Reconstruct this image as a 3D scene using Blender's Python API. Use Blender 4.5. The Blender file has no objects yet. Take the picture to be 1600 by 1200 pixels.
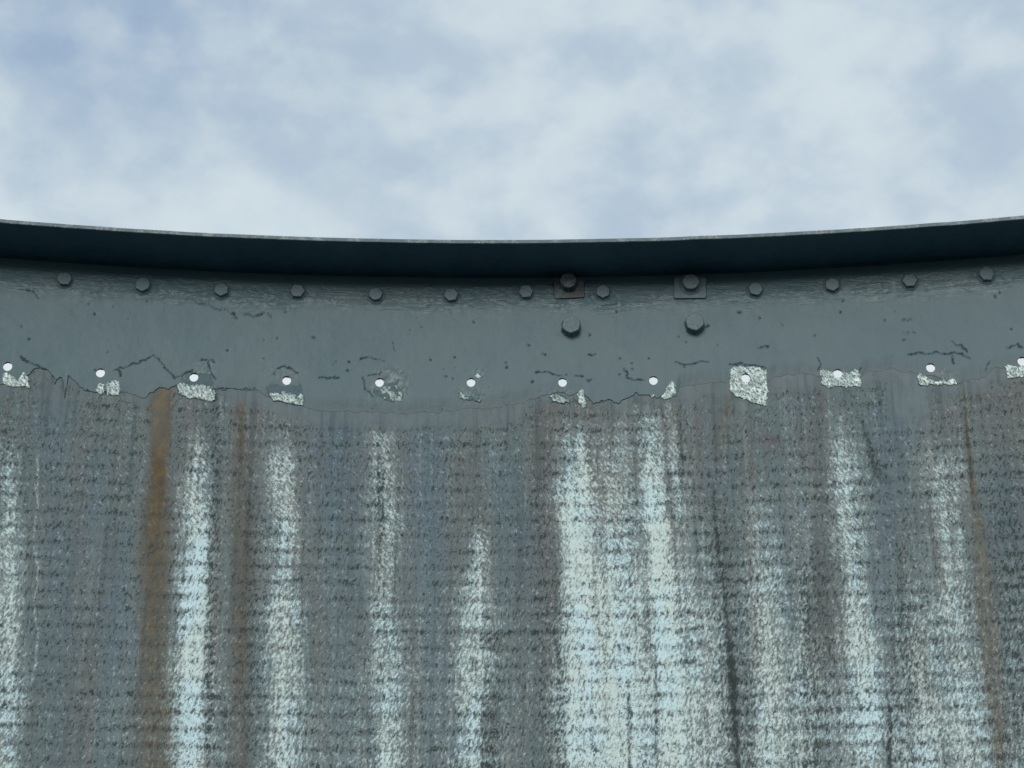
import bpy, math, random
import numpy as np
from mathutils import Matrix, Vector

rad = math.radians
scene = bpy.context.scene
C = scene.collection

# ------------------------------------------------------------------ camera
R = 3.1                 # inner radius of the round wall
PITCH, ROLL = rad(22.0), rad(0.2)
DIST = 2.027            # eye to the row of drilled holes
CZ = 1.6                # eye height
FPX = 2667.0            # focal length for a picture 1600 wide
CAM = np.array([0.0, R - DIST * math.cos(PITCH), CZ])
ZH = CZ + DIST * math.sin(PITCH)       # height of the hole row
cd = bpy.data.cameras.new("camera")
cd.sensor_width = 36.0
cd.lens = 36.0 * FPX / 1600.0
cd.clip_start, cd.clip_end = 0.05, 2000
cam = bpy.data.objects.new("camera", cd)
C.objects.link(cam)
cam.matrix_world = (Matrix.Translation(Vector(CAM)) @ Matrix.Rotation(rad(90) + PITCH, 4, 'X')
                    @ Matrix.Rotation(-ROLL, 4, 'Z'))
scene.camera = cam

# ------------------------------------------------------------------ node helper
class NT:
    """tiny expression helper over a node tree"""
    def __init__(s, tree):
        s.t = tree; s.n = tree.nodes; s.l = tree.links
    def node(s, kind, **kw):
        n = s.n.new(kind)
        for k, v in kw.items(): setattr(n, k, v)
        return n
    def put(s, sock, v):
        if hasattr(v, 'is_linked') or hasattr(v, 'links'): s.l.new(v, sock)
        elif isinstance(v, (tuple, list)) and sock.type == 'RGBA' and len(v) == 3: sock.default_value = (*v, 1)
        else: sock.default_value = v
    def m(s, op, a, b=0.0, c=0.0, clamp=False):
        n = s.node('ShaderNodeMath', operation=op, use_clamp=clamp)
        s.put(n.inputs[0], a); s.put(n.inputs[1], b); s.put(n.inputs[2], c)
        return n.outputs[0]
    def add(s, a, b): return s.m('ADD', a, b)
    def sub(s, a, b): return s.m('SUBTRACT', a, b)
    def mul(s, a, b): return s.m('MULTIPLY', a, b)
    def step(s, x, lo, hi, a=0.0, b=1.0):
        n = s.node('ShaderNodeMapRange', interpolation_type='SMOOTHSTEP')
        s.put(n.inputs[0], x); s.put(n.inputs[1], lo); s.put(n.inputs[2], hi)
        s.put(n.inputs[3], a); s.put(n.inputs[4], b)
        return n.outputs[0]
    def mix(s, f, a, b, blend='MIX'):
        n = s.node('ShaderNodeMix', data_type='RGBA', blend_type=blend)
        s.put(n.inputs[0], f); s.put(n.inputs[6], a); s.put(n.inputs[7], b)
        return n.outputs[2]
    def vmap(s, v, rot=(0, 0, 0), scale=(1, 1, 1), loc=(0, 0, 0)):
        n = s.node('ShaderNodeMapping')
        s.put(n.inputs[0], v); n.inputs[1].default_value = loc
        n.inputs[2].default_value = rot; n.inputs[3].default_value = scale
        return n.outputs[0]
    def noise(s, v, scale=1.0, detail=2.0, rough=0.5, dist=0.0, color=False):
        n = s.node('ShaderNodeTexNoise')
        s.put(n.inputs['Vector'], v); n.inputs['Scale'].default_value = scale
        n.inputs['Detail'].default_value = detail; n.inputs['Roughness'].default_value = rough
        n.inputs['Distortion'].default_value = dist
        return n.outputs[1 if color else 0]
    def sep(s, v):
        n = s.node('ShaderNodeSeparateXYZ'); s.put(n.inputs[0], v); return n.outputs
    def attr(s, name):
        return s.sep(s.node('ShaderNodeAttribute', attribute_name=name).outputs[1])
    def streak(s, P, angle, across, along, detail=2.0, rough=0.55, dist=0.0, loc=(0, 0, 0)):
        """noise stretched along a direction leaning `angle` from upright; across / along in cycles per metre"""
        v = s.vmap(P, rot=(0, 0, angle), scale=(1, 1, 1), loc=loc)
        v = s.vmap(v, scale=(across, along, 1))
        return s.noise(v, 1.0, detail, rough, dist)

def lin(r, g, b, k=1.0):
    f = lambda c: ((c / 255 + 0.055) / 1.055) ** 2.4 if c > 10 else c / 255 / 12.92
    return (f(r) * k, f(g) * k, f(b) * k)

def look_dir(px, py):
    x, y = (px - 800) / FPX, (600 - py) / FPX
    c, s = math.cos(ROLL), math.sin(ROLL)
    x, y = c * x + s * y, -s * x + c * y
    v = Vector((x, math.cos(PITCH) - y * math.sin(PITCH), math.sin(PITCH) + y * math.cos(PITCH)))
    return v.normalized()

# ------------------------------------------------------------------ sky: thin cloud over pale blue
SUN_EL, SUN_AZ = rad(20), rad(190)      # azimuth measured from +Y (the wall) towards +X
world = bpy.data.worlds.new("World")
scene.world = world
world.use_nodes = True
w = NT(world.node_tree); w.n.clear()
sky = w.node('ShaderNodeTexSky', sky_type='NISHITA', sun_disc=False)
sky.sun_elevation, sky.sun_rotation = SUN_EL, SUN_AZ
sky.air_density, sky.dust_density = 1.0, 2.0
D = w.node('ShaderNodeTexCoord').outputs['Generated']
dz = w.sep(D)[2]
def blob(px, py, r0, r1):
    n = w.node('ShaderNodeVectorMath', operation='DISTANCE')
    w.put(n.inputs[0], D); n.inputs[1].default_value = look_dir(px, py)
    return w.step(n.outputs['Value'], r1 / FPX, r0 / FPX)
n1 = w.noise(w.vmap(D, scale=(1, 1, 1.3), loc=(3.1, .4, 1.7)), 7.0, 6, .52, .10)
n2 = w.noise(w.vmap(D, scale=(1, 1, 1.4), loc=(7.3, 2.2, .3)), 21.0, 6, .52, .10)
cover = w.add(w.mul(n1, .8), w.mul(n2, .45))
cover = w.add(cover, w.step(dz, .80, .30, .0, .20))         # thicker towards the horizon
cover = w.sub(cover, w.mul(blob(80, 50, 0, 340), .40))
cover = w.sub(cover, w.mul(blob(700, 60, 0, 330), .08))
cover = w.add(cover, w.mul(blob(1330, 150, 0, 420), .10))
f = w.step(cover, .28, .72)
blue = w.mix(.93, sky.outputs[0], lin(154, 177, 205, 10.0))
cl = w.mix(w.step(n2, .35, .7), lin(181, 199, 215, 10.0), lin(196, 211, 221, 10.0))
cl = w.mix(w.step(cover, .66, 1.0), cl, lin(210, 223, 230, 10.0))
col = w.mix(f, blue, cl)
col = w.mix(w.step(dz, .41, .33), col, (9.0, 9.4, 9.5, 1))            # bright haze low down
bg = w.node('ShaderNodeBackground'); w.put(bg.inputs[0], col); bg.inputs[1].default_value = 0.1
wo = w.node('ShaderNodeOutputWorld'); w.l.new(bg.outputs[0], wo.inputs[0])

sl = bpy.data.lights.new("sun", 'SUN')
sl.energy, sl.angle, sl.color = 1.42, rad(24), (1.0, .97, .93)
sun = bpy.data.objects.new("sun", sl)
C.objects.link(sun)
sd = Vector((math.sin(SUN_AZ) * math.cos(SUN_EL), math.cos(SUN_AZ) * math.cos(SUN_EL), math.sin(SUN_EL)))
sun.rotation_euler = sd.to_track_quat('Z', 'Y').to_euler()

scene.view_settings.view_transform = 'Standard'
scene.view_settings.look = 'None'
scene.view_settings.exposure = 0.0
scene.view_settings.gamma = 1.0
scene.cycles.max_bounces = 5
scene.cycles.diffuse_bounces = 3
scene.cycles.glossy_bounces = 2

# ------------------------------------------------------------------ image pixel <-> place on the round wall
def to_wall(px, py):
    """picture point -> (arc length u, height z) on the inner face of the wall"""
    d = look_dir(px, py)
    a = d.x * d.x + d.y * d.y
    b = 2 * (CAM[0] * d.x + CAM[1] * d.y)
    c = CAM[0] ** 2 + CAM[1] ** 2 - R * R
    t = (-b + math.sqrt(b * b - 4 * a * c)) / (2 * a)
    return R * math.atan2(CAM[0] + t * d.x, CAM[1] + t * d.y), CZ + t * d.z

def to_pixel(u, z):
    """(u, z) -> image pixel through the camera; the traced wear is laid out in these (one unit is about 0.76 mm)"""
    ph = u / R
    X = R * np.sin(ph) - CAM[0]; Y = R * np.cos(ph) - CAM[1]; Z = z - CAM[2]
    dep = np.maximum(Y * math.cos(PITCH) + Z * math.sin(PITCH), .3)
    up = -Y * math.sin(PITCH) + Z * math.cos(PITCH)
    x, y = FPX * X / dep, FPX * up / dep
    c, s = math.cos(ROLL), math.sin(ROLL)
    return 800 + c * x - s * y, 600 - (s * x + c * y)

def vnoise(x, y, seed=0):
    """smooth value noise, 0..1"""
    rng = np.random.RandomState(seed); T = rng.rand(256, 256)
    xi = np.floor(x).astype(int); yi = np.floor(y).astype(int)
    fx = x - xi; fy = y - yi
    fx = fx * fx * (3 - 2 * fx); fy = fy * fy * (3 - 2 * fy)
    a = T[xi & 255, yi & 255]; b = T[(xi + 1) & 255, yi & 255]
    c = T[xi & 255, (yi + 1) & 255]; d = T[(xi + 1) & 255, (yi + 1) & 255]
    return (a * (1 - fx) + b * fx) * (1 - fy) + (c * (1 - fx) + d * fx) * fy

def fbm(x, y, seed=0, octv=4):
    s = 0; a = 1; t = 0
    for i in range(octv):
        s = s + a * vnoise(x * 2 ** i, y * 2 ** i, seed + i); t += a; a *= .55
    return s / t

def sstep(x, lo, hi):
    t = np.clip((x - lo) / (hi - lo), 0, 1)
    return t * t * (3 - 2 * t)

# ------------------------------------------------------------------ mesh helpers
def fast_mesh(name, verts, quads, smooth=True):
    me = bpy.data.meshes.new(name)
    verts = np.ascontiguousarray(verts, dtype=np.float32); quads = np.ascontiguousarray(quads, dtype=np.int32)
    me.vertices.add(len(verts)); me.vertices.foreach_set('co', verts.ravel())
    me.loops.add(quads.size); me.loops.foreach_set('vertex_index', quads.ravel())
    me.polygons.add(len(quads))
    me.polygons.foreach_set('loop_start', np.arange(0, quads.size, 4, dtype=np.int32))
    me.polygons.foreach_set('use_smooth', np.full(len(quads), smooth, dtype=bool))
    me.update(calc_edges=True); me.validate()
    return me

def set_attr(me, name, rgb):
    a = me.attributes.new(name, 'FLOAT_COLOR', 'POINT')
    n = len(me.vertices); buf = np.ones((n, 4), dtype=np.float32); buf[:, :3] = rgb[:n]
    a.data.foreach_set('color', buf.ravel())

ORIGIN = np.array([0.0, R, 0.0])       # the wall's base point
def cyl(u, z, r):
    return np.stack([r * np.sin(u / R), r * np.cos(u / R), z], -1) - ORIGIN

def sheet(us, zs, holes=(), keep=None):
    """grid in (u, z) with round holes cut and its rims snapped to the circle; returns U, Z, quads"""
    U, Z = np.meshgrid(us, zs, indexing='ij')
    U = U.copy(); Z = Z.copy()
    dead = np.zeros(U.shape, bool)
    for (u0, z0, ru, rz) in holes:
        i0, i1 = np.searchsorted(us, [u0 - 3 * ru, u0 + 3 * ru]); j0, j1 = np.searchsorted(zs, [z0 - 3 * rz, z0 + 3 * rz])
        if i1 - i0 < 3 or j1 - j0 < 3: continue
        du = (U[i0:i1, j0:j1] - u0) / ru; dzz = (Z[i0:i1, j0:j1] - z0) / rz
        d = np.hypot(du, dzz) + 1e-9
        cell = max(us[i0 + 1] - us[i0], zs[j0 + 1] - zs[j0]) / ru
        kill = d < 1 - .55 * cell
        snap = (~kill) & (d < 1 + .55 * cell)
        uu = u0 + ru * du / d; zz = z0 + rz * dzz / d
        U[i0:i1, j0:j1] = np.where(snap, uu, U[i0:i1, j0:j1]); Z[i0:i1, j0:j1] = np.where(snap, zz, Z[i0:i1, j0:j1])
        dead[i0:i1, j0:j1] |= kill
    if keep is not None: dead |= ~keep
    n, m = U.shape
    idx = np.arange(n * m).reshape(n, m)
    q = np.stack([idx[:-1, :-1], idx[:-1, 1:], idx[1:, 1:], idx[1:, :-1]], -1)      # normal towards the axis
    ok = ~(dead[:-1, :-1] | dead[:-1, 1:] | dead[1:, 1:] | dead[1:, :-1])
    return U, Z, q[ok]

def compact(arrs, quads):
    used = np.unique(quads); remap = np.zeros(int(quads.max()) + 1, dtype=np.int32); remap[used] = np.arange(len(used))
    return [a[used] for a in arrs], remap[quads]

def uv_from(me, u, z):
    lay = me.uv_layers.new(name='UVMap')
    li = np.empty(len(me.loops), dtype=np.int32); me.loops.foreach_get('vertex_index', li)
    buf = np.stack([u[li], z[li]], -1).astype(np.float32)
    lay.data.foreach_set('uv', buf.ravel())

def obj(name, me, mat, parent=None):
    o = bpy.data.objects.new(name, me); C.objects.link(o)
    if mat is not None and not me.materials: me.materials.append(mat)
    if parent is not None: o.parent = parent
    return o

def axis_steps(parts):
    out = []
    for a, b, h in parts:
        out.append(np.arange(a, b, h) if b - a > h else np.array([a]))
    out.append(np.array([parts[-1][1]]))
    v = np.concatenate(out)
    return v[np.concatenate([[True], np.diff(v) > 1e-5])]

# ------------------------------------------------------------------ materials
def material(name):
    m = bpy.data.materials.new(name); m.use_nodes = True
    t = NT(m.node_tree); b = t.n['Principled BSDF']
    return m, t, b

def bump(t, h, strength, dist):
    n = t.node('ShaderNodeBump'); n.inputs['Strength'].default_value = strength
    n.inputs['Distance'].default_value = dist; t.put(n.inputs['Height'], h)
    return n.outputs[0]

K = 0.80                                             # picture tone -> base colour
def tone(r, g, b, k=K): return lin(r, g, b, k)
def wtone(r, g, b): return lin(r, g, b, 1.36)

PAINT = tone(88, 113, 120)
def paint_color(t, P):
    big = t.noise(t.vmap(P, scale=(6, 9, 1)), 1, 4, .55)
    runs = t.streak(P, 0, 90, 5, 3)
    c = t.mix(t.step(big, .35, .65), tone(87, 115, 123), tone(95, 120, 125))
    c = t.mix(t.step(runs, .52, .75, 0, .35), c, tone(104, 122, 120))
    c = t.mix(t.step(runs, .45, .28, 0, .25), c, tone(80, 105, 113))
    return c

def make_wall_mat():
    m, t, b = material('weathered_wall')
    P = t.node('ShaderNodeUVMap', uv_map='UVMap').outputs[0]
    u, z, _ = t.sep(P)
    A = t.attr('wear'); B = t.attr('stain')
    white, rust, dark = A[0], A[1], A[2]
    blue, purple, smooth = B[0], B[1], B[2]
    wob = t.noise(t.vmap(P, scale=(9, 5, 1)), 1, 2)
    clump = t.noise(t.vmap(P, scale=(75, 60, 1)), 1, 3, .6)
    # rows of the cloth-like imprint
    ph = t.m('FRACT', t.add(t.m('DIVIDE', t.add(z, t.mul(t.sub(clump, .5), .006)), .0186), t.mul(wob, .6)))
    rowd = t.step(t.m('ABSOLUTE', t.sub(t.mul(ph, 2), 1)), .35, 1.0)
    # fibres: steep and leaning right low down, slanting left higher up
    lean = t.step(t.add(z, t.mul(t.sub(wob, .5), .25)), ZH - .27, ZH - .17)
    fA = t.streak(P, rad(22), 360, 150, 2, .7)
    fB = t.streak(P, rad(-34), 360, 150, 2, .7, 0, (3.3, 1.7, 0))
    mixf = t.node('ShaderNodeMix', data_type='FLOAT')
    t.put(mixf.inputs[0], lean); t.put(mixf.inputs[2], fA); t.put(mixf.inputs[3], fB)
    fine = mixf.outputs[0]
    flick = t.streak(P, rad(18), 320, 160, 2, .65, .6, (8.1, 4.4, 0))
    grit = t.noise(t.vmap(P, scale=(640, 560, 1)), 1, 1, .6)
    vert = t.streak(P, 0, 140, 5, 2, .6)
    vert2 = t.streak(P, 0, 38, 2.2, 2, .55, 0, (4, 2, 0))
    band_ = t.streak(P, 0, 62, 1.6, 3, .6, 0, (1, 8, 0))
    patch = t.noise(t.vmap(P, scale=(26, 11, 1), loc=(5, 1, 0)), 1, 3)
    rough_zone = t.sub(1, smooth)
    # ground colour
    c = t.mix(t.step(vert2, .36, .64), wtone(96, 100, 99), wtone(92, 105, 107))
    c = t.mix(t.step(patch, .5, .72), c, wtone(102, 110, 107))
    c = t.mix(t.mul(blue, t.step(clump, .25, .6, .3, .9)), c, wtone(87, 105, 114))
    c = t.mix(t.mul(purple, t.step(clump, .42, .62, .2, .9)), c, wtone(90, 82, 86))
    # old water runs, broad and narrow
    c = t.mix(t.step(band_, .55, .74, 0, .45), c, wtone(120, 130, 128))
    c = t.mix(t.step(band_, .46, .28, 0, .55), c, wtone(66, 76, 77))
    c = t.mix(t.step(vert, .56, .76, 0, .26), c, wtone(128, 138, 137))
    c = t.mix(t.step(vert, .45, .26, 0, .32), c, wtone(66, 76, 78))
    # thin smeared coat under the ragged edge
    sm = t.m('MULTIPLY', t.step(smooth, .45, 1.0), t.step(t.add(clump, t.mul(vert, .6)), .45, .95, 1.2, .6), 0, True)
    c = t.mix(sm, c, t.mix(t.step(vert2, .4, .6, 0, .7), PAINT, tone(88, 106, 111)))
    c = t.mix(t.mul(smooth, t.step(vert, .52, .68, 0, .45)), c, tone(103, 122, 127))
    c = t.mix(t.mul(smooth, t.step(vert, .46, .30, 0, .5)), c, tone(74, 91, 97))
    # soft pale bloom, then pale flecks in it
    wc = t.mix(t.step(patch, .42, .60), wtone(192, 208, 203), wtone(188, 212, 216))
    ok = t.step(rough_zone, .05, .75)
    bloom = t.mul(t.m('MULTIPLY', white, t.step(vert, .3, .7, .45, 1.2), 0, True), ok)
    c = t.mix(t.mul(bloom, .30), c, wc)
    wv = t.add(t.mul(fine, 1.35), t.mul(grit, .6))
    wv = t.add(wv, t.mul(white, .40))
    wv = t.add(wv, t.mul(clump, .30))
    wv = t.sub(wv, t.mul(t.mul(rowd, t.step(patch, .3, .65, .15, 1)), .10))
    wv = t.add(wv, t.mul(t.sub(vert, .5), .30))
    wm = t.mul(t.step(wv, 1.20, 1.54), ok)
    c = t.mix(t.mul(wm, t.step(white, 0, .7, .46, .90)), c, wc)
    # dark pits between the fibres, thicker along the rows
    dv = t.add(t.mul(flick, .95), t.mul(grit, .45))
    dv = t.add(dv, t.mul(t.mul(rowd, t.step(patch, .35, .7, .1, 1)), .12))
    dv = t.add(dv, t.mul(dark, .25))
    dv = t.sub(dv, t.mul(clump, .20))
    dm = t.mul(t.step(dv, .63, .82), t.step(rough_zone, 0, .6, .10, .85))
    c = t.mix(dm, c, wtone(36, 47, 47))
    c = t.mix(t.mul(dark, t.step(clump, .2, .6, .35, .8)), c, wtone(36, 43, 42))
    # runs of rust
    rc = t.mix(t.step(clump, .35, .7), wtone(70, 62, 48), wtone(93, 79, 50))
    c = t.mix(t.m('MULTIPLY', rust, t.step(t.add(vert, t.sub(clump, fine)), .2, .8, .8, 1.1), 0, True), c, rc)
    t.put(b.inputs['Base Color'], c)
    t.put(b.inputs['Roughness'], t.step(smooth, .3, 1.0, .8, .45))
    b.inputs['Specular IOR Level'].default_value = .3
    h = t.mul(t.sub(fine, t.mul(flick, .8)), t.step(rough_zone, 0, .7, .2, 1))
    t.put(b.inputs['Normal'], bump(t, h, .8, .0012))
    return m

def make_band_mat():
    m, t, b = material('grey_band_paint')
    P = t.node('ShaderNodeUVMap', uv_map='UVMap').outputs[0]
    A = t.attr('wear')
    crack, wrinkle, chip = A[0], A[1], A[2]
    fade = t.attr('fade')[0]
    c = paint_color(t, P)
    specks = t.noise(t.vmap(P, scale=(170, 190, 1)), 1, 2, .5)
    gate = t.noise(t.vmap(P, scale=(14, 16, 1), loc=(4, 4, 0)), 1, 2)
    c = t.mix(t.mul(t.mul(t.step(specks, .70, .76), t.step(gate, .5, .62)), .7), c, tone(58, 68, 72))
    scr = t.streak(P, rad(72), 260, 14, 2, .5, .2)
    c = t.mix(t.mul(t.mul(t.step(scr, .70, .78), t.step(gate, .52, .42)), .28), c, tone(78, 90, 96))
    fleck = t.streak(P, rad(30), 300, 130, 2.5, .6, .4, (1, 7, 0))
    c = t.mix(t.m('MULTIPLY', fade, t.step(fleck, .3, .6, .3, 1.2), 0, True), c, tone(93, 110, 113))
    c = t.mix(t.mul(fade, t.step(fleck, .46, .32, 0, .5)), c, tone(62, 72, 74))
    c = t.mix(t.mul(chip, t.step(fleck, .48, .66)), c, tone(150, 166, 164))
    c = t.mix(t.mul(chip, t.step(fleck, .47, .36)), c, tone(66, 78, 80))
    c = t.mix(t.step(crack, .2, .85), c, tone(38, 46, 48))
    lump = t.noise(t.vmap(P, scale=(24, 30, 1)), 1, 4, .55)
    wr = t.noise(t.vmap(P, scale=(26, 120, 1)), 1, 2, .55, 1.8)
    ridge = t.mul(t.step(t.m('ABSOLUTE', t.sub(wr, .5)), .045, .0), t.mul(wrinkle, t.step(gate, .42, .6)))
    c = t.mix(t.mul(ridge, .45), c, tone(122, 142, 148))  # glints on the wrinkle crests painted in as pale lines
    t.put(b.inputs['Base Color'], c)
    t.put(b.inputs['Roughness'], t.step(wrinkle, 0, .8, .46, .36))
    b.inputs['Specular IOR Level'].default_value = .33
    tiny = t.noise(t.vmap(P, scale=(330, 330, 1)), 1, 2)
    h = t.add(t.mul(lump, 1.2), t.mul(tiny, .10)); h = t.add(h, t.mul(t.mul(t.m('ABSOLUTE', t.sub(wr, .5)), wrinkle), -2.6))
    t.put(b.inputs['Normal'], bump(t, h, .55, .0018))
    return m

def make_paint_mat(name, worn, rusty=0.0, dark=False):
    """the same grey paint on the flange, bolts and plates; worn = bare share, dark = shade put into the colour"""
    m, t, b = material(name)
    P = t.node('ShaderNodeTexCoord').outputs['Object']
    big = t.noise(P, 60, 4, .6); sm = t.noise(P, 420, 3, .6)
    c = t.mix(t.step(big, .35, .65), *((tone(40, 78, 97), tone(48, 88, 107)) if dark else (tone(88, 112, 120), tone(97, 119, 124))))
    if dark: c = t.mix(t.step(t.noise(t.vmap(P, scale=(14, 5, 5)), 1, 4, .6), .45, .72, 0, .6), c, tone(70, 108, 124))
    if worn: c = t.mix(t.mul(t.step(t.add(t.mul(big, .6), t.mul(sm, .5)), .62 - .1 * worn, .70), .9), c, tone(164, 172, 168))
    if worn: c = t.mix(t.mul(t.step(sm, .40, .30), .6), c, tone(70, 76, 76))
    if rusty:
        c = t.mix(t.m('MULTIPLY', t.step(t.add(big, t.mul(sm, .4)), .52, .78), rusty, 0, True), c, tone(48, 42, 44))
    t.put(b.inputs['Base Color'], c)
    b.inputs['Roughness'].default_value = .5
    t.put(b.inputs['Normal'], bump(t, t.add(big, t.mul(sm, .25)), .5, .002))
    return m

def make_bare_mat():
    m, t, b = material('bare_white_metal')
    P = t.node('ShaderNodeUVMap', uv_map='UVMap').outputs[0]
    cover = t.attr('wear')[0]
    f = t.streak(P, rad(-34), 420, 190, 3, .65, .4); g = t.noise(t.vmap(P, scale=(600, 600, 1)), 1, 2, .6)
    blot = t.noise(t.vmap(P, scale=(110, 110, 1), loc=(3, 3, 0)), 1, 4, .65, .6)
    c = t.mix(t.step(f, .38, .62), wtone(136, 156, 150), wtone(214, 226, 222))
    c = t.mix(t.step(t.add(t.mul(g, .6), t.mul(f, .4)), .49, .41), c, wtone(52, 68, 66))
    c = t.mix(t.step(blot, .40, .60, .55, 0), c, wtone(104, 122, 118))
    left = t.step(t.add(cover, t.mul(t.sub(blot, .5), 1.5)), .46, .56)
    c = t.mix(left, c, PAINT)
    t.put(b.inputs['Base Color'], c)
    b.inputs['Roughness'].default_value = .5
    b.inputs['Specular IOR Level'].default_value = .28
    t.put(b.inputs['Normal'], bump(t, t.add(t.mul(left, 1.2), t.add(f, t.mul(g, .5))), .7, .0008))
    return m

def make_ground_mat():
    m, t, b = material('dark_ground')
    P = t.node('ShaderNodeTexCoord').outputs['Object']
    a = t.noise(P, 1.3, 5, .6); g = t.noise(P, 90, 3, .6)
    c = t.mix(t.step(a, .35, .7), (.030, .034, .038), (.055, .058, .060))
    c = t.mix(t.mul(t.step(g, .5, .75), .5), c, (.10, .10, .10))
    t.put(b.inputs['Base Color'], c); b.inputs['Roughness'].default_value = .92
    t.put(b.inputs['Normal'], bump(t, g, .6, .01))
    return m

M_WALL, M_BAND = make_wall_mat(), make_band_mat()
M_FLANGE = make_paint_mat('shaded_flange_paint', 0, dark=True)  # darker blue-teal colour carries the shade of the flange underside
M_EDGE = make_paint_mat('worn_flange_edge', 1.0)
M_BOLT = make_paint_mat('grey_bolt_paint', 0)
M_RUSTY = make_paint_mat('rusty_bolt_paint', 0, .75)
M_BARE = make_bare_mat()

# ------------------------------------------------------------------ ground
g = bpy.data.meshes.new('ground')
n = 40; S = 400.0
ax = np.sign(np.linspace(-1, 1, n + 1)) * np.abs(np.linspace(-1, 1, n + 1)) ** 2 * S
gx, gy = np.meshgrid(ax, ax, indexing='ij')
gv = np.stack([gx, gy, np.where(np.hypot(gx, gy) < 12, 0, .25 * (fbm(gx * .05 + 50, gy * .05 + 50, 3) - .5))], -1).reshape(-1, 3)
gi = np.arange((n + 1) ** 2).reshape(n + 1, n + 1)
gq = np.stack([gi[:-1, :-1], gi[1:, :-1], gi[1:, 1:], gi[:-1, 1:]], -1).reshape(-1, 4)
ground = obj('ground', fast_mesh('ground', gv, gq), make_ground_mat())
ground['kind'] = 'structure'
ground['label'] = 'dark paved ground around the round wall'

# ------------------------------------------------------------------ the round wall
wall = bpy.data.objects.new('round_enclosure', None); C.objects.link(wall)
wall.location = ORIGIN
wall['label'] = 'weathered grey curved metal wall with bolted rim flange and streaked lower face'
wall['category'] = 'wall'

ZF = ZH + .143          # underside of the rim flange
WF = .0868              # how far the flange reaches inwards
ARC = 1.35 * R          # half length of the wall along its arc
DENSE = .735

HOLE_PX = [(12, 573), (157, 583), (303, 590), (448, 595), (593, 598), (736, 598), (879, 598), (1021, 595),
           (1165, 591), (1309, 584), (1454, 575), (1597, 565)]
hole_uz = [to_wall(*p) for p in HOLE_PX]
pitch_u = (hole_uz[-1][0] - hole_uz[0][0]) / 11
rngh = random.Random(4)
hole_all = list(hole_uz)
for k in range(1, 22):
    for base, s in ((hole_uz[0], -1), (hole_uz[-1], 1)):
        uu = base[0] + s * k * pitch_u
        if abs(uu) < ARC - .2: hole_all.append((uu + rngh.uniform(-.001, .001), ZH + rngh.uniform(-.002, .002)))
HOLES = [(uu, zz, .0051, .0056) for uu, zz in hole_all]

us_wall = axis_steps([(-ARC, -1.9, .03), (-1.9, -DENSE, .0036), (-DENSE, DENSE, .0016), (DENSE, 1.9, .0036), (1.9, ARC, .03)])
zs_wall = axis_steps([(0, 1.2, .02), (1.2, 1.86, .005), (1.86, ZH - .012, .0016), (ZH - .012, ZH + .010, .0012), (ZH + .010, ZF - .025, .01), (ZF - .025, ZF + .004, .003)])
U, Z, Q = sheet(us_wall, zs_wall, HOLES)
uf, zf = U.ravel(), Z.ravel()
px, py = to_pixel(uf, zf)  # image pixels of each wall vertex; stain and edge points below use them

# ragged lower edge of the paint, traced in image pixels: (x, y, how sharp 0..1)
EDGE = [(-40, 600, .6), (0, 600, .8), (30, 598, .9), (44, 585, .9), (52, 573, 1), (66, 575, 1), (78, 584, 1), (85, 598, 1), (88, 589, 1), (94, 588, 1),
        (99, 602, 1), (103, 626, 1), (105, 588, 1), (112, 592, 1), (124, 603, 1), (134, 612, .9), (150, 614, 1), (186, 612, .8), (200, 614, .4),
        (226, 622, .6), (236, 614, .9), (248, 605, 1), (262, 608, 1), (266, 604, 1), (276, 602, 1), (338, 608, .9), (370, 609, .7), (400, 610, .5),
        (416, 618, .3), (476, 636, .3), (520, 645, .15), (600, 647, .2), (680, 644, .2), (720, 640, .1), (780, 638, .1), (820, 628, .3), (850, 616, .6),
        (872, 613, .6), (890, 618, .6), (908, 612, .6), (918, 622, .9), (928, 629, 1), (938, 627, 1), (952, 625, 1), (964, 631, 1), (978, 623, 1),
        (990, 617, 1), (994, 612, 1), (1002, 619, 1), (1016, 621, 1), (1030, 620, .9), (1056, 618, .6), (1064, 604, .2), (1090, 600, .1), (1136, 598, .2),
        (1200, 598, .2), (1212, 588, .2), (1250, 586, .1), (1284, 590, .4), (1345, 590, .4), (1356, 583, .2), (1400, 580, .2), (1434, 584, .4),
        (1498, 598, .5), (1510, 592, .3), (1540, 588, .3), (1560, 574, .4), (1600, 575, .3), (1640, 585, .3)]
ex, ey, es = map(np.array, zip(*EDGE))
def edge_of(x):
    far = np.clip((np.abs(x - 800) - 840) / 60, 0, 1)
    y = np.interp(x, ex, ey) * (1 - far) + far * (585 + 45 * fbm(x / 60 + 9, x * 0 + .5, 31, 4) - .018 * np.abs(x - 800))
    s = np.interp(x, ex, es) * (1 - far) + far * np.clip(2.2 * vnoise(x / 90 + 40, x * 0 + .3, 8) - .6, 0, 1)
    y = y + 9 * (fbm(x / 9 + 77, x * 0 + 3.5, 12, 3) - .5) * (.7 + .4 * s) + 14 * (fbm(x / 34 + 7, x * 0 + 6.5, 14, 3) - .5) * (1 - s)
    return y, s

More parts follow.
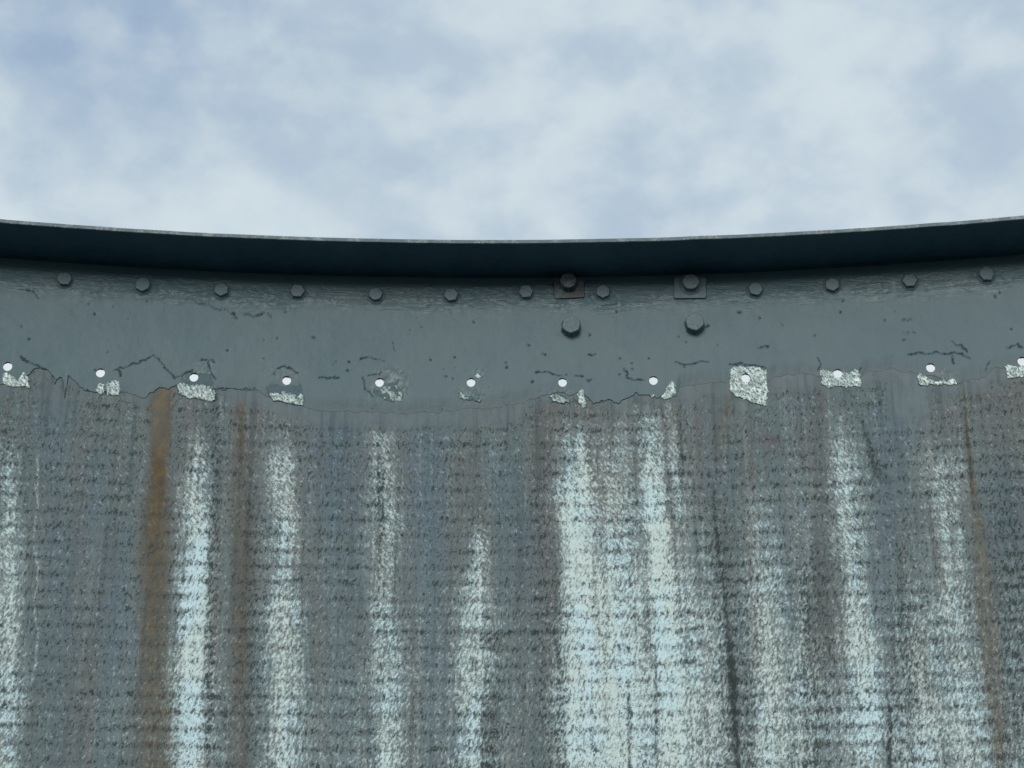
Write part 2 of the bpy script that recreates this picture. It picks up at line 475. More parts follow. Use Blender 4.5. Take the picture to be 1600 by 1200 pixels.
def run(pts, soft=3.0, seed=0, wob=4.0):
    """a stain running down the wall: points (x, y, half width, strength)"""
    xs, ys, hs, ss = map(np.array, zip(*pts))
    near = (px > xs.min() - hs.max() * 3 - 12) & (px < xs.max() + hs.max() * 3 + 40)
    out = np.zeros_like(px)
    X, Y = px[near], py[near]
    xc = np.interp(Y, ys, xs); Yx = np.maximum(Y - ys[-1], 0)
    xc = xc + Yx * (xs[-1] - 800) * .00016
    h = np.interp(Y, ys, hs) * (.8 + .5 * vnoise(Y / 60 + seed * 7.7, Y * 0 + seed, seed + 5))
    s = np.interp(Y, ys, ss)
    d = np.abs(X - xc + wob * (fbm(X / 30 + seed * 3.1, Y / 45 + seed, seed + 3, 3) - .5) * 2) / np.maximum(h, .5)
    out[near] = s * np.exp(-d ** soft)
    return out

white = np.zeros_like(px); rust = white.copy(); dark = white.copy(); blue = white.copy(); purple = white.copy()
WHITE = [
    [(14, 650, 16, 0), (14, 720, 18, .5), (15, 820, 19, .6), (14, 1000, 20, .6), (12, 1200, 20, .5)],
    [(312, 660, 16, 0), (310, 700, 20, .5), (307, 780, 26, .68), (306, 900, 30, .75), (303, 1000, 30, .78), (298, 1200, 32, .78)],
    [(318, 780, 9, 0), (314, 850, 12, .35), (306, 950, 13, .5), (302, 1050, 14, .5), (297, 1200, 15, .5)],
    [(441, 670, 20, .0), (440, 720, 24, .55), (443, 820, 27, .62), (445, 950, 28, .6), (446, 1060, 24, .5), (440, 1200, 26, .55)],
    [(598, 655, 14, .1), (598, 690, 20, .5), (602, 800, 24, .5), (602, 950, 26, .5), (606, 1060, 30, .52), (606, 1200, 32, .5)],
    [(748, 800, 10, 0), (748, 840, 15, .5), (747, 920, 22, .6), (745, 975, 26, .6), (742, 988, 24, .3), (742, 1005, 24, .58), (738, 1100, 26, .58), (735, 1200, 28, .5)],
    [(905, 650, 20, 0), (903, 690, 24, .55), (902, 760, 30, .85), (904, 850, 32, .82), (908, 1000, 36, .8), (912, 1200, 36, .8)],
    [(955, 640, 30, 0), (957, 700, 38, .40), (962, 800, 42, .52), (966, 900, 44, .66), (972, 1000, 46, .72), (978, 1200, 48, .7)],
    [(62, 670, 1.6, 0), (60, 740, 2, .6), (54, 1000, 2, .5), (52, 1150, 2, 0)],
    [(1128, 600, 2, 0), (1130, 660, 2.5, .5), (1132, 730, 2.5, .4), (1134, 770, 2, 0)],
    [(1012, 625, 26, 0), (1014, 655, 28, .45), (1019, 720, 22, .75), (1025, 800, 22, .85), (1034, 900, 24, .85), (1042, 1000, 26, .85), (1050, 1200, 26, .78)],
    [(1040, 650, 14, .2), (1052, 720, 14, .45), (1066, 850, 18, .4), (1080, 1000, 24, .5), (1090, 1200, 26, .5)],
    [(1095, 770, 26, 0), (1102, 850, 26, .4), (1112, 1000, 26, .5), (1118, 1200, 26, .45)],
    [(1184, 740, 22, 0), (1188, 800, 28, .45), (1194, 900, 34, .55), (1200, 1000, 36, .6), (1206, 1200, 36, .6)],
    [(1240, 700, 20, 0), (1250, 800, 24, .3), (1256, 1000, 28, .42), (1262, 1200, 30, .5)],
    [(1316, 630, 16, 0), (1318, 680, 20, .45), (1322, 740, 22, .72), (1330, 850, 26, .78), (1338, 950, 28, .75), (1348, 1060, 30, .75), (1356, 1200, 30, .68)],
    [(1420, 790, 40, 0), (1430, 900, 46, .32), (1440, 1050, 50, .42), (1450, 1200, 50, .42)],
    [(1474, 680, 24, 0), (1478, 730, 28, .5), (1484, 820, 30, .58), (1494, 950, 30, .52), (1508, 1100, 32, .5), (1518, 1200, 32, .5)],
    [(1590, 780, 30, 0), (1595, 950, 34, .15), (1598, 1200, 34, .2)],
]
for i, s in enumerate(WHITE): white = np.maximum(white, run(s, 2.2, i + 1, 9.0) * (.80 if s[0][0] > 1080 else 1))
white += .05 * sstep(px, 862, 900) * sstep(px, 1085, 1050) * sstep(py, 720, 860)
white += .30 * run([(318, 780, 9, 0), (312, 860, 12, .8), (303, 950, 13, 1), (297, 1200, 15, 1)], 2, 60)
white += .25 * run([(1016, 700, 12, 0), (1024, 780, 16, 1), (1036, 950, 18, .8), (1050, 1200, 18, .6)], 2, 61)
white += .22 * run([(900, 720, 12, 0), (898, 790, 16, 1), (902, 950, 18, .8), (908, 1200, 20, .8)], 2, 62)
lower = sstep(py, 800, 1150)
white += (.10 + .09 * sstep(px, 820, 940) + .06 * sstep(px, 380, 440)) * lower * (.5 + vnoise(px / 60, py / 60, 40))
white -= .10 * sstep(px, 225, 60) * sstep(px, 30, 60)
RUST = [
    [(252, 600, 14, .0), (252, 607, 19, 1), (252, 680, 17, 1), (247, 740, 15, .95), (244, 800, 17, .8), (242, 900, 23, .68), (240, 1000, 27, .62), (246, 1200, 28, .56)],
    [(376, 610, 6, 0), (376, 640, 7, .6), (375, 690, 7, .6), (374, 760, 9, .35), (375, 900, 13, .4), (372, 1050, 16, .38), (370, 1200, 16, .3)],
    [(1504, 585, 3, .3), (1511, 660, 3, .5), (1518, 740, 4, .6), (1530, 830, 9, .48), (1540, 950, 13, .42), (1552, 1060, 12, .42), (1562, 1200, 12, .42)],
    [(1270, 840, 10, 0), (1274, 900, 12, .14), (1276, 1000, 12, .12), (1280, 1200, 12, .1)],
    [(1140, 600, 8, .0), (1135, 640, 9, .35), (1128, 690, 8, .2), (1130, 760, 6, 0)],
]
for i, s in enumerate(RUST): rust = np.maximum(rust, run(s, 3, i + 21, 2.5))
DARK = [
    [(1108, 720, 3, 0), (1114, 780, 4, .4), (1121, 850, 4, .6), (1130, 930, 4, .45), (1139, 1000, 6, .65), (1144, 1060, 8, .9), (1148, 1120, 6, .75), (1154, 1200, 6, .6)],
    [(1335, 632, 3, 0), (1346, 655, 3, .35), (1358, 690, 4, .45), (1364, 715, 7, .42), (1372, 738, 10, .4), (1385, 750, 10, .2), (1392, 765, 8, 0)],
    [(1384, 1060, 2, 0), (1390, 1110, 3, .7), (1391, 1200, 4, .7)],
    [(868, 860, 7, 0), (872, 960, 9, .3), (876, 1080, 10, .4), (878, 1200, 9, .4)],
    [(337, 640, 7, .2), (338, 760, 8, .35), (334, 900, 8, .3), (328, 1000, 8, .4), (324, 1200, 8, .35)],
    [(982, 1060, 3, 0), (983, 1110, 3, .6), (984, 1200, 3, .6)],
    [(1024, 1000, 2, 0), (1024, 1040, 3, .5), (1026, 1170, 3, .5), (1027, 1200, 3, 0)],
    [(598, 690, 5, .2), (597, 760, 6, .4), (596, 850, 5, .3), (590, 950, 4, 0)],
    [(1060, 620, 3, .2), (1064, 700, 4, .4), (1068, 770, 3, .3), (1074, 800, 3, 0)],
    [(356, 1090, 3, 0), (352, 1110, 3, .5), (350, 1150, 3, 0)],
    [(1504, 590, 2, .6), (1512, 680, 2, .6), (1519, 760, 2.5, .5), (1526, 800, 3, 0)],
    [(1442, 980, 3, 0), (1448, 1060, 4, .5), (1452, 1110, 4, 0)],
    [(1420, 960, 16, 0), (1412, 1020, 18, .35), (1412, 1080, 18, 0)],
    [(1258, 900, 5, 0), (1262, 960, 6, .5), (1260, 1060, 5, .4), (1262, 1200, 5, .3)],
    [(8, 640, 14, .0), (6, 680, 16, .25), (6, 740, 14, .0)],
    [(1120, 780, 22, 0), (1126, 840, 26, .22), (1140, 1000, 24, .25), (1150, 1200, 22, .2)],
    [(1268, 820, 20, 0), (1272, 900, 24, .22), (1276, 1050, 24, .26), (1282, 1200, 24, .22)],
    [(1404, 780, 16, 0), (1408, 860, 20, .22), (1414, 1000, 22, .26), (1420, 1200, 22, .2)],
    [(1570, 680, 22, 0), (1576, 800, 26, .22), (1584, 1000, 28, .28), (1590, 1200, 28, .26)],
    [(1165, 900, 8, 0), (1168, 1000, 12, .25), (1172, 1200, 12, .25)],
    [(390, 640, 8, 0), (392, 800, 12, .18), (388, 1000, 14, .22), (384, 1200, 14, .2)],
    [(845, 700, 18, 0), (850, 850, 20, .16), (852, 1200, 20, .18)],
    [(776, 985, 22, 0), (772, 1000, 26, .4), (768, 1020, 22, .1), (770, 1120, 18, .3), (765, 1200, 20, .35)],
]
for i, s in enumerate(DARK): dark = np.maximum(dark, run(s, 2.6, i + 51, 2.5))
BLUE = [
    [(75, 600, 22, 0), (80, 640, 30, .8), (85, 720, 22, .5), (90, 850, 26, .7), (92, 1000, 34, .5), (100, 1200, 34, .3)],
    [(150, 650, 20, .1), (150, 720, 26, .55), (160, 900, 40, .5), (180, 980, 40, .6), (190, 1100, 40, .2)],
    [(530, 630, 40, .2), (528, 660, 45, .8), (525, 800, 45, .7), (540, 900, 40, .5), (545, 1000, 40, .2), (560, 1200, 30, .1)],
    [(665, 630, 40, .2), (665, 670, 45, .8), (662, 780, 38, .8), (660, 880, 36, .6), (680, 1050, 30, .35), (690, 1200, 40, .4)],
    [(770, 640, 25, .3), (775, 700, 25, .4), (815, 850, 25, .6), (815, 950, 25, .3), (810, 1200, 25, .1)],
    [(1250, 590, 20, .3), (1252, 640, 22, .7), (1250, 680, 18, .2)],
    [(1395, 585, 40, .3), (1400, 640, 45, .75), (1400, 700, 40, .7), (1385, 780, 26, .5), (1375, 900, 18, .7), (1378, 1100, 20, .2)],
    [(1560, 680, 24, .2), (1565, 760, 26, .7), (1575, 860, 24, .5), (1590, 1000, 20, .2)],
    [(1130, 700, 14, 0), (1126, 750, 18, .6), (1122, 790, 14, 0)],
    [(1228, 900, 14, .2), (1226, 960, 18, .5), (1226, 1030, 14, 0)],
]
for i, s in enumerate(BLUE): blue = np.maximum(blue, run(s, 3, i + 81, 5))
PURPLE = [
    [(1195, 670, 8, 0), (1203, 686, 14, .9), (1205, 700, 12, .7), (1200, 715, 8, 0)],
    [(1545, 612, 40, 0), (1560, 628, 44, .8), (1590, 640, 30, .2), (1600, 660, 20, 0)],
    [(1495, 640, 20, 0), (1488, 650, 26, .8), (1478, 660, 24, .3), (1478, 672, 18, 0)],
    [(40, 600, 10, 0), (44, 640, 12, .4), (40, 690, 12, .3), (15, 760, 14, .2), (10, 900, 10, 0)],
    [(440, 640, 50, .2), (440, 665, 45, .25), (470, 720, 30, .1), (400, 900, 24, .25), (395, 1200, 24, .2)],
    [(890, 625, 40, .0), (895, 660, 50, .35), (870, 700, 40, .2), (845, 780, 20, .3), (845, 1000, 22, .3), (840, 1200, 22, .1)],
    [(1085, 610, 30, .2), (1085, 660, 30, .45), (1080, 720, 22, .2), (1085, 800, 14, 0)],
    [(765, 985, 14, 0), (765, 1000, 18, .6), (768, 1015, 14, 0)],
]
for i, s in enumerate(PURPLE): purple = np.maximum(purple, run(s, 2.6, i + 101, 6))
# the wall goes on past the picture: runs of the same kind there
rr = random.Random(11)
for side in (-1, 1):
    x = 0 if side < 0 else 1600
    while -2600 < x < 4300:
        x += side * rr.uniform(55, 120)
        top = rr.uniform(620, 800); hw = rr.uniform(18, 36); s0 = rr.uniform(.35, .85); lean = (x - 800) * .00016
        sd_ = rr.randint(200, 900)
        white = np.maximum(white, run([(x, top, hw * .6, 0), (x + 90 * lean, top + 90, hw, s0), (x + 400 * lean, top + 400, hw * 1.1, s0), (x + 3000 * lean, top + 3000, hw * 1.3, s0 * .6)], 3.2, sd_))
        if rr.random() < .35:
            rust = np.maximum(rust, run([(x + 50, 590, 7, 0), (x + 50, 620, 9, .7), (x + 50 + 300 * lean, 920, 18, .5), (x + 50 + 3000 * lean, 3600, 26, .3)], 3, sd_ + 1, 2.5))
        if rr.random() < .6:
            blue = np.maximum(blue, run([(x - 40, 600, 25, .1), (x - 40, 680, 36, .7), (x - 40 + 300 * lean, 980, 36, .4), (x - 40 + 3000 * lean, 3600, 30, .1)], 3, sd_ + 2, 5))

eY, eS = edge_of(px)
below = py - eY
drop = 6 + 42 * fbm(px / 55 + 5, px * 0 + 2.5, 58, 3) + 14 * fbm(px / 11 + 5, px * 0 + 8.5, 59, 2) - 20 * eS
smooth = sstep(below, drop + 24, drop - 30)
smooth = np.maximum(smooth, .9 * sstep(py, 720, 640) * sstep(px, 1360, 1400) * sstep(px, 1470, 1440))
smooth = np.maximum(smooth, .8 * sstep(py, 700, 630) * np.exp(-((px - 85) / 40) ** 4))
smooth = np.maximum(smooth, .95 * np.exp(-((px - 252) / 16) ** 4) * sstep(py, 770, 690))
smooth = np.maximum(smooth, .7 * sstep(py, 730, 650) * np.exp(-((px - 1130) / 60) ** 4))
smooth = np.clip(smooth + .35 * (fbm(px / 22, py / 22, 55, 3) - .5) * (smooth > .02), 0, 1)

rows = np.cos((zf / .0186) * 2 * np.pi) * .00022 * (1 - smooth)
dents = (fbm(uf * 5 + 30, zf * 2 + 9, 71, 3) - .5) * .003 + (fbm(uf * 90 + 30, zf * 60 + 9, 75, 3) - .5) * .0007 * (1 - smooth)
rad_w = R - rows - np.where(np.abs(zf - ZH) < .3, .3, 1.0) * dents
near_hole = sstep(zf, ZH - .085, ZH - .06)
rad_w = rad_w * (1 - near_hole) + R * near_hole
def recess(z): return .009 * sstep(ZF - z, .020, .0)          # wall bent back under the flange, shaped to deepen the shade there
rad_w = rad_w + recess(zf) + .002 * sstep(ZF - zf, .06, .03)
(V, Uc, Zc, WA, WB), Qc = compact([cyl(uf, zf, rad_w), uf, zf, np.stack([np.clip(white, 0, 1), np.clip(rust, 0, 1), np.clip(dark, 0, 1)], -1),
                                   np.stack([np.clip(blue, 0, 1), np.clip(purple, 0, 1), smooth], -1)], Q.reshape(-1, 4))
me = fast_mesh('wall_panel', V, Qc)
set_attr(me, 'wear', WA); set_attr(me, 'stain', WB); uv_from(me, Uc, Zc)
panel = obj('wall_panel', me, M_WALL, wall)
panel['label'] = 'streaked lower wall with rows of pale flecks and rust runs'

# outer skin of the wall, a few millimetres behind, drilled the same
us_b = axis_steps([(-ARC, -1.9, .03), (-1.9, 1.9, .004), (1.9, ARC, .03)])
zs_b = axis_steps([(0, ZH - .02, .05), (ZH - .02, ZH + .02, .0025), (ZH + .02, ZF - .025, .02), (ZF - .025, ZF + .004, .003)])
Ub, Zb, Qb = sheet(us_b, zs_b, [(a, b_, c_ * 1.15, d_ * 1.15) for a, b_, c_, d_ in HOLES])
(Vb,), Qb = compact([cyl(Ub.ravel(), Zb.ravel(), R + .0045 + recess(Zb.ravel()))], Qb.reshape(-1, 4)[:, ::-1])
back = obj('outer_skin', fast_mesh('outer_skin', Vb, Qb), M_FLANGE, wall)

# ------------------------------------------------------------------ painted rim band
us_band = axis_steps([(-ARC, -1.9, .02), (-1.9, -DENSE, .004), (-DENSE, DENSE, .0009), (DENSE, 1.9, .004), (1.9, ARC, .02)])
zs_band = axis_steps([(ZH - .052, ZH + .045, .0009), (ZH + .045, ZF, .0014)])
ecol_y, ecol_s = edge_of(np.interp(us_band, np.linspace(-4.2, 4.2, 4001), to_pixel(np.linspace(-4.2, 4.2, 4001), np.full(4001, ZH - .02))[0]))
fine_z = np.linspace(ZH - .06, ZH + .06, 240)
ze = np.empty_like(us_band)
for i, uu in enumerate(us_band):                      # edge height of every column
    yy = to_pixel(np.full(240, uu), fine_z)[1]
    ze[i] = np.interp(-ecol_y[i], -yy, fine_z)
ze = np.clip(ze, ZH - .048, ZH + .035)
ZZ = np.broadcast_to(zs_band, (len(us_band), len(zs_band)))
keep = ZZ > (ze[:, None] - .0009)
Un, Zn, Qn = sheet(us_band, zs_band, HOLES, keep)
low = keep.argmax(axis=1)                             # lowest kept row: move it onto the edge
ii = np.arange(len(us_band))
Zn[ii, low] = np.minimum(ze, zs_band[np.minimum(low + 1, len(zs_band) - 1)] - .0002)
ub, zb = Un.ravel(), Zn.ravel()
bx, by = to_pixel(ub, zb)
crack = np.zeros_like(bx); wrinkle = np.zeros_like(bx); chip = np.zeros_like(bx)
CRACKS = [
    ([(300, 466), (315, 475), (330, 478), (345, 484), (355, 484), (372, 498)], 1.3), ([(382, 492), (400, 495), (415, 489), (425, 497)], 1.2),
    ([(31, 556), (38, 560), (46, 566)], 2.4), ([(46, 568), (60, 572), (75, 580), (86, 592)], 1.6),
    ([(134, 608), (142, 612), (150, 615)], 2.2), ([(185, 575), (188, 588)], 2.6),
    ([(178, 577), (186, 574), (200, 573), (212, 569), (230, 560), (240, 557), (252, 566), (262, 577), (271, 590), (285, 588), (302, 578)], 1.3),
    ([(327, 566), (330, 580), (336, 592)], 1.6), ([(314, 564), (330, 563), (336, 566)], 1.0), ([(340, 606), (372, 608), (402, 606)], 1.3),
    ([(835, 583), (850, 582), (862, 584), (880, 588)], 1.2), ([(1058, 568), (1070, 572), (1085, 570), (1095, 566), (1110, 568)], 1.1),
    ([(1418, 553), (1450, 552), (1500, 553), (1515, 560)], 1.0), ([(1488, 534), (1503, 541), (1513, 550)], 1.1),
    ([(562, 562), (580, 560), (602, 563)], .9), ([(498, 592), (515, 590), (530, 590)], 1.0), ([(976, 578), (980, 590), (990, 594), (1005, 595)], 1.0),
    ([(1187, 542), (1200, 541)], 1.0), ([(1487, 557), (1492, 568)], 1.3), ([(1547, 565), (1540, 580)], 1.2), ([(918, 556), (930, 552)], 1.2),
    ([(568, 590), (573, 608), (584, 620)], 1.2), ([(574, 586), (598, 584)], .9), ([(900, 586), (910, 590)], 1.6), ([(916, 592), (924, 593)], 1.6),
    ([(1140, 570), (1165, 570), (1195, 573)], 1.2), ([(1280, 578), (1284, 570), (1279, 562)], 1.0), ([(1345, 578), (1340, 590)], 1.2),
    ([(1574, 542), (1590, 540), (1600, 546)], 1.2), ([(1412, 520), (1432, 518)], .8), ([(1408, 500), (1432, 499)], .8),
    ([(40, 452), (56, 460), (60, 468)], 1.0), ([(616, 535), (618, 550)], .7), ([(436, 578), (446, 573), (456, 580), (466, 584)], 1.2),
]
def seg_dist(X, Y, a, b):
    ax_, ay = a; dx, dy = b[0] - ax_, b[1] - ay
    t = np.clip(((X - ax_) * dx + (Y - ay) * dy) / (dx * dx + dy * dy + 1e-9), 0, 1)
    return np.hypot(X - ax_ - t * dx, Y - ay - t * dy)
jx = 9 * (fbm(bx / 8, by / 8, 91, 3) - .5); jy = 9 * (fbm(bx / 8 + 50, by / 8, 95, 3) - .5)
for pts, hw in CRACKS:
    P_ = np.array(pts); s = (bx > P_[:, 0].min() - 8) & (bx < P_[:, 0].max() + 8) & (by > P_[:, 1].min() - 8) & (by < P_[:, 1].max() + 8)
    if not s.any(): continue
    X, Y = bx[s] + jx[s], by[s] + jy[s]
    d = np.min([seg_dist(X, Y, a, b_) for a, b_ in zip(pts[:-1], pts[1:])], axis=0)
    h = hw * (.12 + .6 * vnoise(X / 9, Y / 9, 97))
    crack[s] = np.maximum(crack[s], sstep(d, h + .9, h * .4))
PITS = [(526, 566), (545, 566), (673, 563), (695, 577), (698, 589), (708, 592), (748, 583), (753, 590), (790, 568), (792, 575), (827, 540), (848, 553), (988, 568),
        (987, 577), (1121, 540), (1106, 510), (832, 596), (1156, 488), (1222, 508), (140, 476), (178, 478), (232, 472), (35, 511), (148, 492), (490, 527), (413, 532),
        (660, 511), (741, 504), (1564, 458), (1318, 470), (1382, 500), (1555, 464), (446, 487), (580, 638), (690, 639), (789, 636), (1015, 560), (970, 561)]
rp = random.Random(7)
for _ in range(70): PITS.append((rp.uniform(-900, 2500), rp.uniform(480, 600)))
for (qx, qy) in PITS:
    s = (np.abs(bx - qx) < 8) & (np.abs(by - qy) < 8)
    if s.any():
        r_ = rp.uniform(1.0, 2.6)
        crack[s] = np.maximum(crack[s], sstep(np.hypot(bx[s] - qx + jx[s] * .6, (by[s] - qy) * 1.2 + jy[s] * .6), r_ + 1, r_ * .4) * rp.uniform(.6, 1))
eyb, esb = edge_of(bx)
topz = (ZF - zb)
wrinkle = sstep(topz + .02 * (fbm(ub * 35, zb * 35, 64, 3) - .5), .064, .026) * sstep(topz, .004, .016)
for (qx, qy, rx, ry, a) in [(612, 602, 26, 26, .85), (585, 612, 14, 14, .4), (735, 618, 24, 14, .55), (748, 585, 9, 8, .8), (1330, 590, 20, 14, .4), (1465, 588, 30, 12, .5),
                            (870, 618, 26, 10, .5), (440, 583, 30, 10, .3), (320, 575, 16, 14, .5), (1175, 580, 30, 12, .3)]:
    chip = np.maximum(chip, a * np.exp(-((bx - qx) / rx) ** 4 - ((by - qy) / ry) ** 4))
thick = .0012 * np.clip(1.35 * esb - .3, .06, 1)
body = np.full_like(bx, .0011) * (1 - sstep(eyb - by, 26, 0)) + thick * sstep(eyb - by, 26, 0)
seam = .0005 * sstep(topz + .012 * (fbm(ub * 40 + 3, zb * 60, 66, 3) - .5), .062, .030)                              # the angle's upright leg stands a little proud at the top
off = body + seam + (fbm(ub * 30 + 20, zb * 30, 61, 4) - .5) * .0008 * sstep(eyb - by, 14, 40) * sstep(np.abs(zb - ZH), .008, .02)
off += wrinkle * (np.abs(fbm(ub * 60 + 5, zb * 190, 65, 3) - .5)) * .0050 * sstep(fbm(ub * 12, zb * 12, 68, 2), .3, .6)
off -= crack * .0009
off = np.maximum(off, .00012)
vb = cyl(ub, zb, R - off + recess(zb))
# skirt: turn the ragged edge back to the wall
idx = np.arange(Un.size).reshape(Un.shape)
skirt = cyl(us_band, Zn[ii, low] - .0001, np.full(len(us_band), R + .0002))
base = len(vb)
sq = np.stack([base + ii[:-1], idx[ii[:-1], low[:-1]], idx[ii[1:], low[1:]], base + ii[1:]], -1)
vall = np.concatenate([vb, skirt]); ua = np.concatenate([ub, us_band]); za = np.concatenate([zb, Zn[ii, low]])
att = np.concatenate([np.stack([crack, wrinkle, chip], -1), np.stack([np.clip(ecol_s * 1.6 - .5, 0, 1) * .8, ii * 0, ii * 0], -1)])
Qall = np.concatenate([Qn.reshape(-1, 4), sq])
fade = np.concatenate([(1 - esb) * sstep(eyb - by, 24, 0), 1 - ecol_s])
(V2, U2, Z2, A2, A3), Qc2 = compact([vall, ua, za, att, np.repeat(fade[:, None], 3, 1)], Qall)
me = fast_mesh('painted_band', V2, Qc2)
set_attr(me, 'wear', A2); set_attr(me, 'fade', A3); uv_from(me, U2, Z2)
band = obj('painted_band', me, M_BAND, wall)
band['label'] = 'thick grey paint band with ragged cracked lower edge under the flange'

# ------------------------------------------------------------------ rim flange
def ring_profile(name, prof, us, mat, parent, jig=.0004, seed=0):
    """sweep a closed profile [(offset inwards, z)] along the arc"""
    n, k = len(us), len(prof)
    off_ = np.array([p[0] for p in prof]); zz = np.array([p[1] for p in prof])
    j1 = (fbm(us * 14 + 40, us * 0 + .5, seed, 4) - .5) * jig; j2 = (fbm(us * 11 + 90, us * 0 + .5, seed + 9, 4) - .5) * jig
    Uu = np.repeat(us[:, None], k, 1)
    VV = cyl(Uu.ravel(), (zz[None] + j2[:, None]).ravel(), (R - off_[None] - j1[:, None] * (off_[None] > .02)).ravel())
    id_ = np.arange(n * k).reshape(n, k); nx = np.roll(id_, -1, axis=1)
    q = np.stack([id_[:-1], nx[:-1], nx[1:], id_[1:]], -1).reshape(-1, 4)
    caps = []
    me_ = fast_mesh(name, VV, q, smooth=False)
    return obj(name, me_, mat, parent)
us_f = axis_steps([(-ARC, -DENSE, .02), (-DENSE, DENSE, .004), (DENSE, ARC, .02)])
TF = .0043
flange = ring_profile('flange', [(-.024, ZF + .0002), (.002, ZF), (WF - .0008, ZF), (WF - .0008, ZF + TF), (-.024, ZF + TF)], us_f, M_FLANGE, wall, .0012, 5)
flange['label'] = 'broad grey flange turned inwards along the top of the wall'
edge = ring_profile('worn_edge', [(WF - .0007, ZF - .0002), (WF, ZF + .0003), (WF + .0002, ZF + TF - .0002), (WF - .0007, ZF + TF + .0003)], us_f, M_EDGE, flange, .0012, 5)
edge['label'] = 'thin chipped pale edge of the flange against the sky'

# ------------------------------------------------------------------ bolts
def bolt_mesh(name, rad_, h, seed, collar=1.3, hexy=1.0, mat=None):
    rg = random.Random(seed); N = 24
    rot = rg.uniform(0, math.pi / 3)
    rings = [(collar * 1.12, -.0006), (collar, h * .05), (1.12, h * .12), (1.03, h * .22), (1.0, h * .45), (1.0, h * .86), (.975, h * .955), (.91, h), (.45, h * 1.01)]
    vs, fs = [], []
    lump = [rg.uniform(-.05, .05) for _ in range(N)]
    for k, (f_, zz) in enumerate(rings):
        for i in range(N):
            a = 2 * math.pi * i / N
            s = ((a + rot) % (math.pi / 3)) - math.pi / 6
            hx = 1 / math.cos(s) * .93
            hw_ = hexy if 2 <= k <= 7 else hexy * .3
            r_ = rad_ * f_ * (hx * hw_ + 1 * (1 - hw_)) * (1 + (lump[i] if k < 3 else lump[i] * .45))
            vs.append((r_ * math.cos(a), r_ * math.sin(a), zz + (lump[(i + 5) % N] * h * .25 if 2 < k else 0)))
    for k in range(len(rings) - 1):
        for i in range(N):
            j = (i + 1) % N
            fs.append((k * N + i, k * N + j, (k + 1) * N + j, (k + 1) * N + i))
    fs.append(tuple(range((len(rings) - 1) * N, len(rings) * N)))
    m_ = bpy.data.meshes.new(name); m_.from_pydata(vs, [], fs)
    for i, p in enumerate(m_.polygons): p.use_smooth = i < 2 * N
    m_.update(); m_.materials.append(mat or M_BOLT)
    return m_

def on_wall(o, u, z, lift, spin=0.0, tilt=0.0):
    ph = u / R
    nrm = Vector((-math.sin(ph), -math.cos(ph), 0)); up = Vector((0, 0, 1)); xx = up.cross(nrm)
    M = Matrix((xx, up, nrm)).transposed().to_4x4() @ Matrix.Rotation(spin, 4, 'Z') @ Matrix.Rotation(tilt, 4, 'X')
    p = cyl(np.array(u), np.array(z), np.array(R - lift))
    M.translation = Vector(p)
    o.matrix_local = M

small = [bolt_mesh('bolt', .0083, .0056, s, 1.22) for s in (1, 2, 3, 4)]
rb = random.Random(3)
SMALL_PX = [(101, 438), (223, 448), (346, 455), (465, 457), (587, 462), (705, 463), (822, 458), (942, 458), (1180, 454), (1300, 447), (1421, 441), (1541, 431)]
spots = [to_wall(*p) for p in SMALL_PX]
du = (spots[-1][0] - spots[0][0]) / 12
zrow = sum(s[1] for s in spots) / len(spots)
for k in range(1, 22):
    for b0, s in ((spots[0], -1), (spots[-1], 1)):
        if abs(b0[0] + s * k * du) < ARC - .15: spots.append((b0[0] + s * k * du, zrow + rb.uniform(-.003, .003)))
for i, (uu, zz) in enumerate(spots):
    o = obj('bolt', small[i % 4], None, band)
    on_wall(o, uu, zz - .001, .0026, rb.uniform(0, 6), rb.uniform(-.06, .06))

def plate_mesh(name, wx, wy, th, seed, mat):
    rg = random.Random(seed); bm_v = []; fs = []; K_ = 8
    ring = []
    for sx, sy, a0 in ((1, -1, -90), (1, 1, 0), (-1, 1, 90), (-1, -1, 180)):
        for q in range(3):
            a = rad(a0 + 45 * q); c_ = .0022
            ring.append((sx * (wx / 2 - c_) + c_ * math.cos(a) + rg.uniform(-.0003, .0003), sy * (wy / 2 - c_) + c_ * math.sin(a) + rg.uniform(-.0003, .0003)))
    n_ = len(ring)
    for f_, zz in ((1.03, -.001), (1.0, th * .7), (.97, th), (.5, th)):
        for (x, y) in ring: bm_v.append((x * f_, y * f_, zz))
    for k in range(3):
        for i in range(n_): j = (i + 1) % n_; fs.append((k * n_ + i, k * n_ + j, (k + 1) * n_ + j, (k + 1) * n_ + i))
    fs.append(tuple(range(3 * n_, 4 * n_)))
    m_ = bpy.data.meshes.new(name); m_.from_pydata(bm_v, [], fs); m_.update(); m_.materials.append(mat)
    return m_

